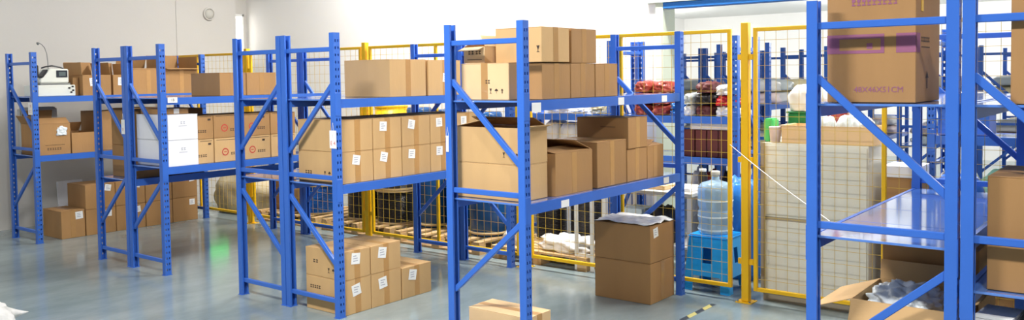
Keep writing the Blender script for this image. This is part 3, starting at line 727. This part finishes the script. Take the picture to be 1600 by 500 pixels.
# ------------------------------------------------------------------ cable spools, wrapped rolls, pallets
def pallet(label, x, y, L, W, rz=0, n=7):
    t = thing('pallet', label, 'pallet', (x, y, 0), rz, 'wooden pallets')
    for yy in (-W / 2 + .045, 0, W / 2 - .045): MB().box(-L / 2, L / 2, yy - .045, yy + .045, .0, .018).build('bottom_board', WOOD, t)
    for yy in (-W / 2 + .045, 0, W / 2 - .045):
        for xx in (-L / 2 + .05, 0, L / 2 - .05): MB().box(xx - .05, xx + .05, yy - .045, yy + .045, .018, .1).build('block', WOOD, t)
    for i in range(n):
        xx = -L / 2 + .045 + i * (L - .09) / (n - 1)
        MB().box(xx - .04, xx + .04, -W / 2, W / 2, .1, .12).bevel(.002).build('slat', WOOD, t)
    return t
pallet('wooden pallet under the blue cable spool', -5.2, 2.62, 1.1, .8)
pallet('wooden pallet under the black cable spools', -4.0, 2.62, 1.1, .8)
pallet('wooden pallet under the blue wrapped rolls', -2.75, 2.56, 1.15, .8)
pallet('pale wooden pallet under crumpled film, seen through the mesh beside the floor stack', -1.5, 2.55, .8, 1.05, math.pi / 2, 8)
def spool(label, x, y, r, h, cm, z=.12, group='cable spools'):
    t = thing('cable_spool', label, 'spool', (x, y, z), 0, group)
    MB().lathe([(r, 0), (r, .018)], n=32).build('flange', PLYW, t)
    MB().lathe([(r, h - .018), (r, h)], n=32).build('flange', PLYW, t)
    k = int((h - .036) / .013); prof = []
    for i in range(k):
        for a in range(5):
            prof.append((r * .93 - .006 + .006 * math.sin(math.pi * a / 4), .018 + (i + a / 5) * (h - .036) / k))
    MB().lathe(prof, n=32).build('cable_winding', cm, t, True)
    MB().lathe([(.03, h), (.03, h + .004)], n=16).build('hub_hole_shade', BLK, t)  # black disc paints the shade inside the hub opening
    return t
spool('blue cable spool on the pallet behind the mesh fence', -4.98, 2.55, .24, .34, CABLEB)
spool('black cable spool left of the yellow fence post', -4.22, 2.62, .24, .36, CABLE)
spool('black cable spool right of the yellow fence post', -3.72, 2.6, .24, .36, CABLE)
spool('second-layer black cable spool above the others', -3.72, 2.6, .24, .32, CABLE, .485)
spool('upper black cable spool stacked left of the fence post', -4.22, 2.62, .24, .32, CABLE, .485)
def roll(label, x, y, r, h, z=.12, m=FILMB):
    t = thing('wrapped_roll', label, 'roll', (x, y, z), 0, 'blue wrapped rolls')
    MB().lathe([(r * .93, 0), (r, .02), (r, h - .03), (r * .9, h)], n=30).build('film_body', m, t, True)
    MB().lathe([(r + .001, h - .1), (r + .008, h - .09), (r + .008, h - .075), (r + .001, h - .065)], n=30, cap=False).build('strap', PLYW, t, True)
    MB().lathe([(r + .001, .02), (r + .012, .025), (r + .012, .04), (r + .001, .045)], n=30, cap=False).build('bottom_hoop', PLYW, t, True)
    MB().lathe([(.04, h), (.04, h + .01)], n=16).build('core', PLYW, t)
roll('blue film-wrapped roll left of the thin yellow stile', -3.18, 2.62, .17, .62)
roll('blue film-wrapped roll behind the yellow stile', -2.82, 2.66, .17, .6)
roll('blue film-wrapped roll with rope band seen through the middle rack', -2.4, 2.58, .2, .46)
roll('blue-lidded roll standing behind the labelled cartons', -3.0, 3.3, .16, 1.3, 0)
roll('tall blue wrapped roll near the back wall', -3.55, 3.25, .16, 1.32, 0)
roll('tall blue wrapped roll beside the yellow drum', -4.0, 3.25, .15, 1.34, 0)
t = thing('drum', 'yellow drum near the back wall behind the labelled cartons', 'drum', (-4.55, 3.33, 0), 0)
MB().lathe([(.2, 0), (.2, .42), (.208, .43), (.2, .44), (.2, .86), (.208, .87), (.2, .88), (.2, 1.33)], n=28).build('body', YEL, t, True)
MB().lathe([(.205, 1.33), (.205, 1.35), (.19, 1.352)], n=28).build('lid', YEL, t)
lump('plastic_film', 'white crumpled film lying on the pale pallet', 'plastic film', FILM, (-1.3, 2.36, .121), (.5, .3, .13), 4, .4, freq=3)
lump('plastic_film', 'white film scrap at the left end of the pale pallet', 'plastic film', FILM, (-1.88, 2.36, .121), (.2, .22, .14), 6, .4, freq=3)
lump('sack', 'large beige sack heaped behind the fence at the left', 'sack', BEIGEBAG, (-6.43, 2.65, 0), (1.25, .75, .52), 8, .12, p=2.3)
carton('brown carton on the pallet behind the left rack pair', -5.62, -5.3, 2.4, 2.7, .121, .5, KRAFTD, None)
# dark coils on the pale pallet
spool('black coil at the back of the pale pallet', -1.75, 2.74, .16, .5, CABLE)
spool('second black coil at the back of the pale pallet', -1.35, 2.74, .16, .46, CABLE)

# ------------------------------------------------------------------ white angle-steel workbench
t = thing('workbench', 'grey-topped workbench on white angle-steel legs behind the fence', 'workbench', (-.45, 2.62, 0), 0)
MB().box(-.5, .38, -.3, .28, .69, .72).bevel(.003).build('bench_top', GREYT, t)
MB().box(-.47, .35, -.26, .25, .25, .27).build('lower_shelf', STEELW, t)
for x in (-.48, .33):
    for y in (-.28, .25):
        MB().prism([(x, y), (x + .04, y), (x + .04, y + .004), (x + .004, y + .004), (x + .004, y + .04), (x, y + .04)], 0, .69, 'z').build('leg', STEELW, t)
t = thing('angle_post_frame', 'white slotted steel stand leaning frame beside the big floor stack', 'frame', (-.93, 2.2, 0), 0)
for x in (0, -.16):
    MB().prism([(x - .02, -.02), (x + .02, -.02), (x + .02, -.016), (x - .016, -.016), (x - .016, .02), (x - .02, .02)], 0, .78, 'z').build('upright', STEELW, t)
MB().box(-.16, .0, -.016, -.004, .7, .74).build('cross_bar', STEELW, t); MB().box(-.16, .0, -.016, -.004, .12, .15).build('cross_bar', STEELW, t)
carton('white paper box on the workbench lower shelf', -.8, -.56, 2.4, 2.7, .271, .42, WHITEC, None, name='paper_box', group='bench boxes')
carton('pale blue paper box on the workbench lower shelf', -.78, -.58, 2.42, 2.66, .421, .54, JUGW, None, name='paper_box', group='bench boxes')
lump('plastic_bag', 'black bag on the workbench lower shelf', 'bag', BAGK, (-.42, 2.55, .271), (.26, .3, .3), 11)
carton('brown envelope box lying on the workbench top', -.55, -.35, 2.4, 2.6, .721, .755, KRAFTL, None, name='flat_box', group='bench boxes')
carton('white pad lying on the workbench top beside the jug', -.3, -.12, 2.4, 2.6, .721, .75, WHITEC, None, name='flat_box', group='bench boxes')
for i, (x, m, l) in enumerate(((-.75, GREEN, 'green glass jar at the back of the workbench'), (-.66, GREYT, 'grey jar at the back of the workbench'), (-.2, BAGK, 'black pot at the back of the workbench'))):
    t = thing('jar', l, 'jar', (x, 2.8, .721), 0, 'workbench jars')
    MB().lathe([(.035, 0), (.04, .02), (.04, .1), (.028, .12), (.028, .13)], n=18).build('body', m, t, True)
    MB().lathe([(.031, .13), (.031, .15)], n=18).build('lid', STEELW, t)

# ------------------------------------------------------------------ racks behind the fence (long side along the back wall) and far room
def rack_x(label, x0, x1, yf, yb, shelves, **k):
    """rack with its long side along X: the standard rack turned a quarter turn"""
    return rack(label, 0, yb - yf, 0, x1 - x0, shelves, loc=(x1, yf, 0), rot=math.pi / 2, **k)
rack_x('blue rack along the back wall behind the middle rack, left bay', -2.36, -1.22, 2.98, 3.42, (1.31, .95))
rack_x('blue rack along the back wall with red and black bags, right bay', -1.14, .02, 2.98, 3.42, (1.31, .95))
def bag(label, m, px0, px1, py0, py1, Y, z, dep=.3, seed=0, p=3.0, cat='bag', name='plastic_bag', group=None, amp=.16):
    """bag on a shelf at height z, its outline read off the photo at depth plane Y"""
    a, b = at(px0, py1, Y=Y), at(px1, py0, Y=Y)
    return lump(name, label, cat, m, ((a.x + b.x) / 2, Y + dep / 2, z), (b.x - a.x, dep, max(.05, b.z - z)), seed, amp, 3, p, group=group)
G1 = 'bags on the back racks'
S1 = 1.311
def bundle(kind, m, px0, px1, py0, place, z=S1, Y=3.0, layers=3, dep=.3, seed=0):
    """flat plastic-wrapped bundles stacked from the shelf up to photo row py0"""
    a, b = at(px0, py0, Y=Y), at(px1, py0, Y=Y); h = (b.z - z) / layers
    for k in range(layers):
        l = {1: ['only'], 2: ['lower', 'upper'], 3: ['bottom', 'middle', 'top']}[layers][k]
        lump('plastic_bundle', '%s flat bundle, %s of the pile %s' % (kind, l, place), 'bundle', m[(seed + k) % len(m)], ((a.x + b.x) / 2, Y + dep / 2 + .01, z + k * h), ((b.x - a.x) * .92, dep, h * .96),
             seed * 3 + k, .22, 4, 4.0, group=G1, freq=3.2)
bundle('red-brown', [BAGBR], 986, 1012, 126, 'on the back rack behind the middle rack end', seed=41)
bundle('red-brown', [BAGBR], 1013, 1042, 127, 'on the back rack beside the blue post', seed=42)
bundle('cream', [BAGY], 936, 953, 127, 'left of the red-brown piles', layers=2, seed=43)
bundle('dark', [BAGK, MAROON], 1082, 1111, 127, 'on the back rack seen through the gate', seed=45)
bundle('white', [BAGW, BAGG], 1064, 1081, 145, 'between the blue post and the dark pile', layers=2, seed=46)
bundle('red', [BAGR, BAGW], 1113, 1140, 132, 'on the back rack beside the gate stile', seed=47)
bundle('blue', [BAGB], 1043, 1062, 160, 'below the red-brown piles', layers=2, seed=44)
bundle('grey', [BAGG, BAGY], 915, 950, 164, 'behind the middle rack', layers=2, seed=48)
bundle('white', [BAGW], 846, 896, 168, 'in the left bay of the back rack', layers=1, seed=49)
S2 = .951
for i, (a, b, y0) in enumerate(((846, 872, 188), (866, 896, 192))):
    bag(['left', 'right'][i] + ' white plastic bundle on the lower level of the back rack', BAGW, a + 2 * i, b - 3 + 3 * i, y0, 225, 3.0, S2, .3, 51 + i, group=G1, p=4)
for i in range(4):
    a = at(1068 + i * 18, 205, Y=3.0); z1 = at(1100, 203, Y=3.0).z
    carton(['leftmost', 'second', 'third', 'rightmost'][i] + ' dark red carton on the lower level of the back rack', a.x, a.x + .105, 3.0, 3.3, S2, z1, MAROON, None, name='small_carton', group='dark red cartons')
a, b = at(1078, 203, Y=3.02), at(1140, 193, Y=3.02)
z1 = at(1100, 203, Y=3.0).z
carton('white carton with a blue end lying on the dark red cartons', a.x, b.x, 3.02, 3.25, z1 + .001, b.z, WHITEC, None, name='small_carton', group='small white cartons')
# bottom level of the back racks
for i, (a, b, m, l) in enumerate(((1066, 1090, BAGW, 'white'), (1086, 1112, BAGBR, 'red-brown'), (1108, 1140, BAGK, 'black'))):
    x0, x1 = at(a, 250, Y=3.0).x, at(b, 250, Y=3.0).x
    lump('plastic_bag', l + ' bag at floor level under the dark red cartons', 'bag', m, ((x0 + x1) / 2, 3.2, 0), ((x1 - x0) * .78, .35, .82), 60 + i, group=G1)
lump('plastic_bag', 'blue bag heaped on the floor behind the water bottle', 'bag', BAGB, (.16, 2.76, 0), (.34, .28, .82), 66, group=G1)
# far room
FR = [('blue rack, left one of the far room pair behind the red-brown bundles', -3.75, -3.2, 6.4, 8.3), ('blue rack, right one of the far room pair behind the red-brown bundles', -3.14, -2.6, 6.4, 8.3),
      ('blue rack, left one of the far room pair behind the gate', -2.3, -1.75, 6.0, 7.9), ('blue rack, right one of the far room pair behind the gate', -1.69, -1.15, 6.0, 7.9),
      ('blue rack in the far room just right of the gate post', -1.0, -.45, 4.9, 6.8), ('blue rack in the far room behind the green crate', -.9, -.35, 8.4, 10.3),
      ('blue rack in the far room behind the purple-printed carton', .2, .75, 7.6, 9.5), ('blue rack in the far room seen between the two right racks', .95, 1.5, 8.6, 10.5)]
BC = [BAGW, BAGG, BAGY, BAGG, PINKW]
NM = ['white', 'grey', 'cream', 'grey', 'pinkish']
for i, (l, a, b, c, d) in enumerate(FR):
    rack(l, a, b, c, d, (1.35, .75))
    for j in range(3):
        y = c + .33 + j * .58
        for z, q in ((1.351, 0), (.751, 1)):
            for e in range(2):
                k = (i + j + q * 2 + e) % 5
                lump('plastic_bag', '%s bag, %s %s on the %s shelf of the %s' % (NM[k], ['front', 'middle', 'rear'][j], ['lower', 'upper'][e], 'upper' if q == 0 else 'lower', ' '.join(l.split()[:2]) + ' ' + ' '.join(l.split()[-4:])), 'bag', BC[k],
                     ((a + b) / 2 + .03 * (-1) ** j, y, z + e * .13), (.44, .48, .125), 70 + i * 7 + j * 2 + q + e * 31, .16, sub=3, p=3.6, group='bags in the far room')
# right: rack behind the right racks
rack_x('blue rack behind the fence at the far right, with crate and bags', 1.55, 3.3, 3.0, 3.45, (1.2, .72))
t = thing('plastic_crate', 'light blue plastic crate behind the yellow stile at the right', 'crate', (1.75, 3.2, 1.201), 0)
MB().box(-.17, .17, -.15, .15, 0, .2).bevel(.006).build('body', CRATEB, t)
MB().box(-.18, .18, -.16, .16, .2, .22).bevel(.004).build('rim', CRATEB, t)
for z in (.05, .1, .15): MB().box(-.15, .15, -.156, -.15, z - .008, z + .008).build('rib', CRATEB, t)
lump('plastic_bag', 'black bag lying over the light blue crate', 'bag', BAGK, (1.78, 3.2, 1.422), (.4, .3, .1), 101)
lump('plastic_bag', 'pinkish bag behind the right rack diagonal', 'bag', PINKW, (2.2, 3.2, 1.201), (.24, .3, .28), 102)
lump('plastic_bag', 'pale green translucent bag between the right racks', 'bag', GREENP, (2.75, 3.2, 1.201), (.26, .3, .34), 103)
lump('plastic_bag', 'pale green round bundle below the pinkish bag', 'bag', GREENP, (2.0, 3.2, .721), (.3, .3, .24), 104, p=2.2)
lump('plastic_bag', 'white bag left of the pale green bundle', 'bag', BAGW, (1.7, 3.2, .721), (.26, .3, .22), 105)
carton('tan carton right of the pale green bundle', 2.2, 2.5, 3.02, 3.35, .721, .95, KRAFT, 'y')
carton('tan carton at the right end of the rack behind the fence', 2.85, 3.15, 3.02, 3.35, .721, .98, KRAFT, 'y')
carton('brown carton beside the beige cabinet behind the fence', 1.38, 1.62, 2.3, 2.62, 0, .95, KRAFTD, None)
carton('white paper box on the brown carton beside the beige cabinet', 1.38, 1.62, 2.3, 2.62, .951, 1.03, WHITEC, None, name='paper_box', group='bench boxes')
t = thing('barrel', 'blue plastic barrel behind the fence right of the yellow stile', 'barrel', (1.83, 2.5, 0), 0)
MB().lathe([(.14, 0), (.16, .1), (.165, .45), (.16, .85), (.12, .95), (.1, .97)], n=26).build('body', mat('barrel_blue', (20, 84, 178), .35), t, True)
for z in (.3, .65): MB().lathe([(.164, z - .012), (.172, z), (.164, z + .012)], n=26, cap=False).build('hoop', MATS['barrel_blue'], t, True)
carton('brown carton right of the blue barrel', 2.05, 2.4, 2.35, 2.7, 0, .85, KRAFTD, None)
t = thing('bin', 'black bin behind the fence at the right edge', 'bin', (2.62, 2.45, 0), 0)
MB().lathe([(.12, 0), (.15, 1.12), (.156, 1.13), (.156, 1.15)], n=24).build('body', BLK, t, True)

# ------------------------------------------------------------------ sewing machine on rack A
t = thing('sewing_machine', 'off-white industrial sewing machine on the leftmost rack, with gooseneck lamp', 'sewing machine', (-6.62, .24, 1.541), 0)
b_ = MB().box(-.14, .2, -.19, .195, 0, .118).bevel(.006).build('base_unit', MACH, t)
for y, z in ((.13, .085), (.165, .1), (.17, .06), (.15, .04)): 
    k = MB().prism([(y - .01, z - .008), (y + .01, z - .008), (y + .01, z + .008), (y - .01, z + .008)], .2, .205, 'x').build('knob', BLK, b_)
MB().prism([(-.13, .14), (.165, .14), (.165, .29), (-.03, .295), (-.09, .2), (-.13, .19)], -.08, .12, 'x').bevel(.008, 2).build('head', MACH, t)
MB().box(-.1, .14, -.14, .17, .118, .14).build('plinth', MACHG, t)
d = MB().box(.12, .126, .035, .15, .2, .275).bevel(.002).build('display', SCREEN, t)
MB().box(.126, .128, .06, .13, .215, .26).build('screen', mat('grey_screen', (92, 104, 104), .2), d)
MB().prism([(-.1, .2), (-.05, .28), (-.06, .285), (-.12, .21)], .02, .124, 'x').build('thread_guide', BLK, t)
MB().box(.05, .09, -.185, -.13, .2, .33).bevel(.006).build('needle_head', BLK, t)
MB().tube([(.06, -.09, .3), (.06, -.05, .315), (.06, .02, .325), (.06, .1, .31), (.06, .14, .295)], .008, 8).build('cable', BLK, t)
p0, p1, p2 = Vector((.06, -.03, .29)), Vector((.06, -.03, .5)), Vector((.06, -.11, .56))
gn = [(.06, -.02, .29), (.06, -.022, .38), (.06, -.03, .46), (.06, -.05, .52), (.06, -.08, .555), (.06, -.105, .565)]
g_ = MB().tube(gn, .004, 8).build('gooseneck', MACHG, t, True)
MB().lathe([(.004, 0), (.014, .012), (.014, .03)], (.06, -.115, .545), 14).build('lamp_head', MACHG, g_, True)

# ------------------------------------------------------------------ small things on walls and floor
c = at(326, 22, X=WX)
t = thing('wall_vent', 'round white vent on the grey wall', 'vent', (WX, c.y, c.z), 0)
r_ = MB().lathe([(.09, 0), (.09, .02), (.075, .03), (.07, .018)], n=28, cap=False).build('ring', WALL, t, True); r_.rotation_euler = (0, math.pi / 2, 0)
r_ = MB().lathe([(.07, .002), (.066, .022), (.03, .034), (.005, .036)], n=28).build('cover', mat('vent_grey', (190, 188, 180), .6), t, True); r_.rotation_euler = (0, math.pi / 2, 0)
# low green exit sign on the left wall (mirrored in the floor)
t = thing('exit_sign', 'green lit exit sign low on the grey wall behind the fence', 'sign', (WX, 2.86, .72), 0)
MB().box(0, .03, -.17, .17, -.075, .095).bevel(.004).build('housing', STEELW, t)
MB().box(.03, .033, -.15, .15, -.06, .08).build('lit_face', mat('exit_green', (30, 220, 90), .4, emit=3.0), t)
o = MB().box(-.01, .01, -.15, .15, 0, .5).build('foam_board', WHITEC); o.location = (WX + .06, .86, .002); o.rotation_euler = (0, -.09, 0)
tag(o, 'white board leaning on the grey wall under the leftmost rack', 'board')
# white sack at the lower left picture corner
SACKW = mat('woven_white_sack', (182, 182, 180), .55, bump=.4, bscale=10)
p = at(-22, 500, Z=.25); q = at(26, 489, Z=.26); q2 = at(44, 487, Z=.25)
sk = lump('sack', 'white plastic sack on the floor at the lower left picture corner', 'sack', SACKW, (p.x, p.y - .1, 0), (.5, .5, .36), 15, .25, 5, 2.4)
d = q2 - q; a_ = Vector((-d.y, d.x, 0)).normalized()
mb = MB(); rings = []
for k in range(7):
    u = k / 6; c = q.lerp(q2, u) - d * .9 * (1 - u); w_ = .075 * (1 - u) ** 1.3 + .006
    rings.append([mb.bm.verts.new(c - sk.location + a_ * w_ * math.cos(2 * math.pi * j / 12) * (1 + .2 * math.sin(5 * j + k)) + Vector((0, 0, 1)) * w_ * .6 * math.sin(2 * math.pi * j / 12))  for j in range(12)])
for r0, r1 in zip(rings, rings[1:]):
    for j in range(12): mb.bm.faces.new((r0[j], r0[(j + 1) % 12], r1[(j + 1) % 12], r1[j]))
mb.bm.faces.new(rings[0][::-1]); mb.bm.faces.new(rings[-1])
mb.build('sack_corner', SACKW, sk, True)
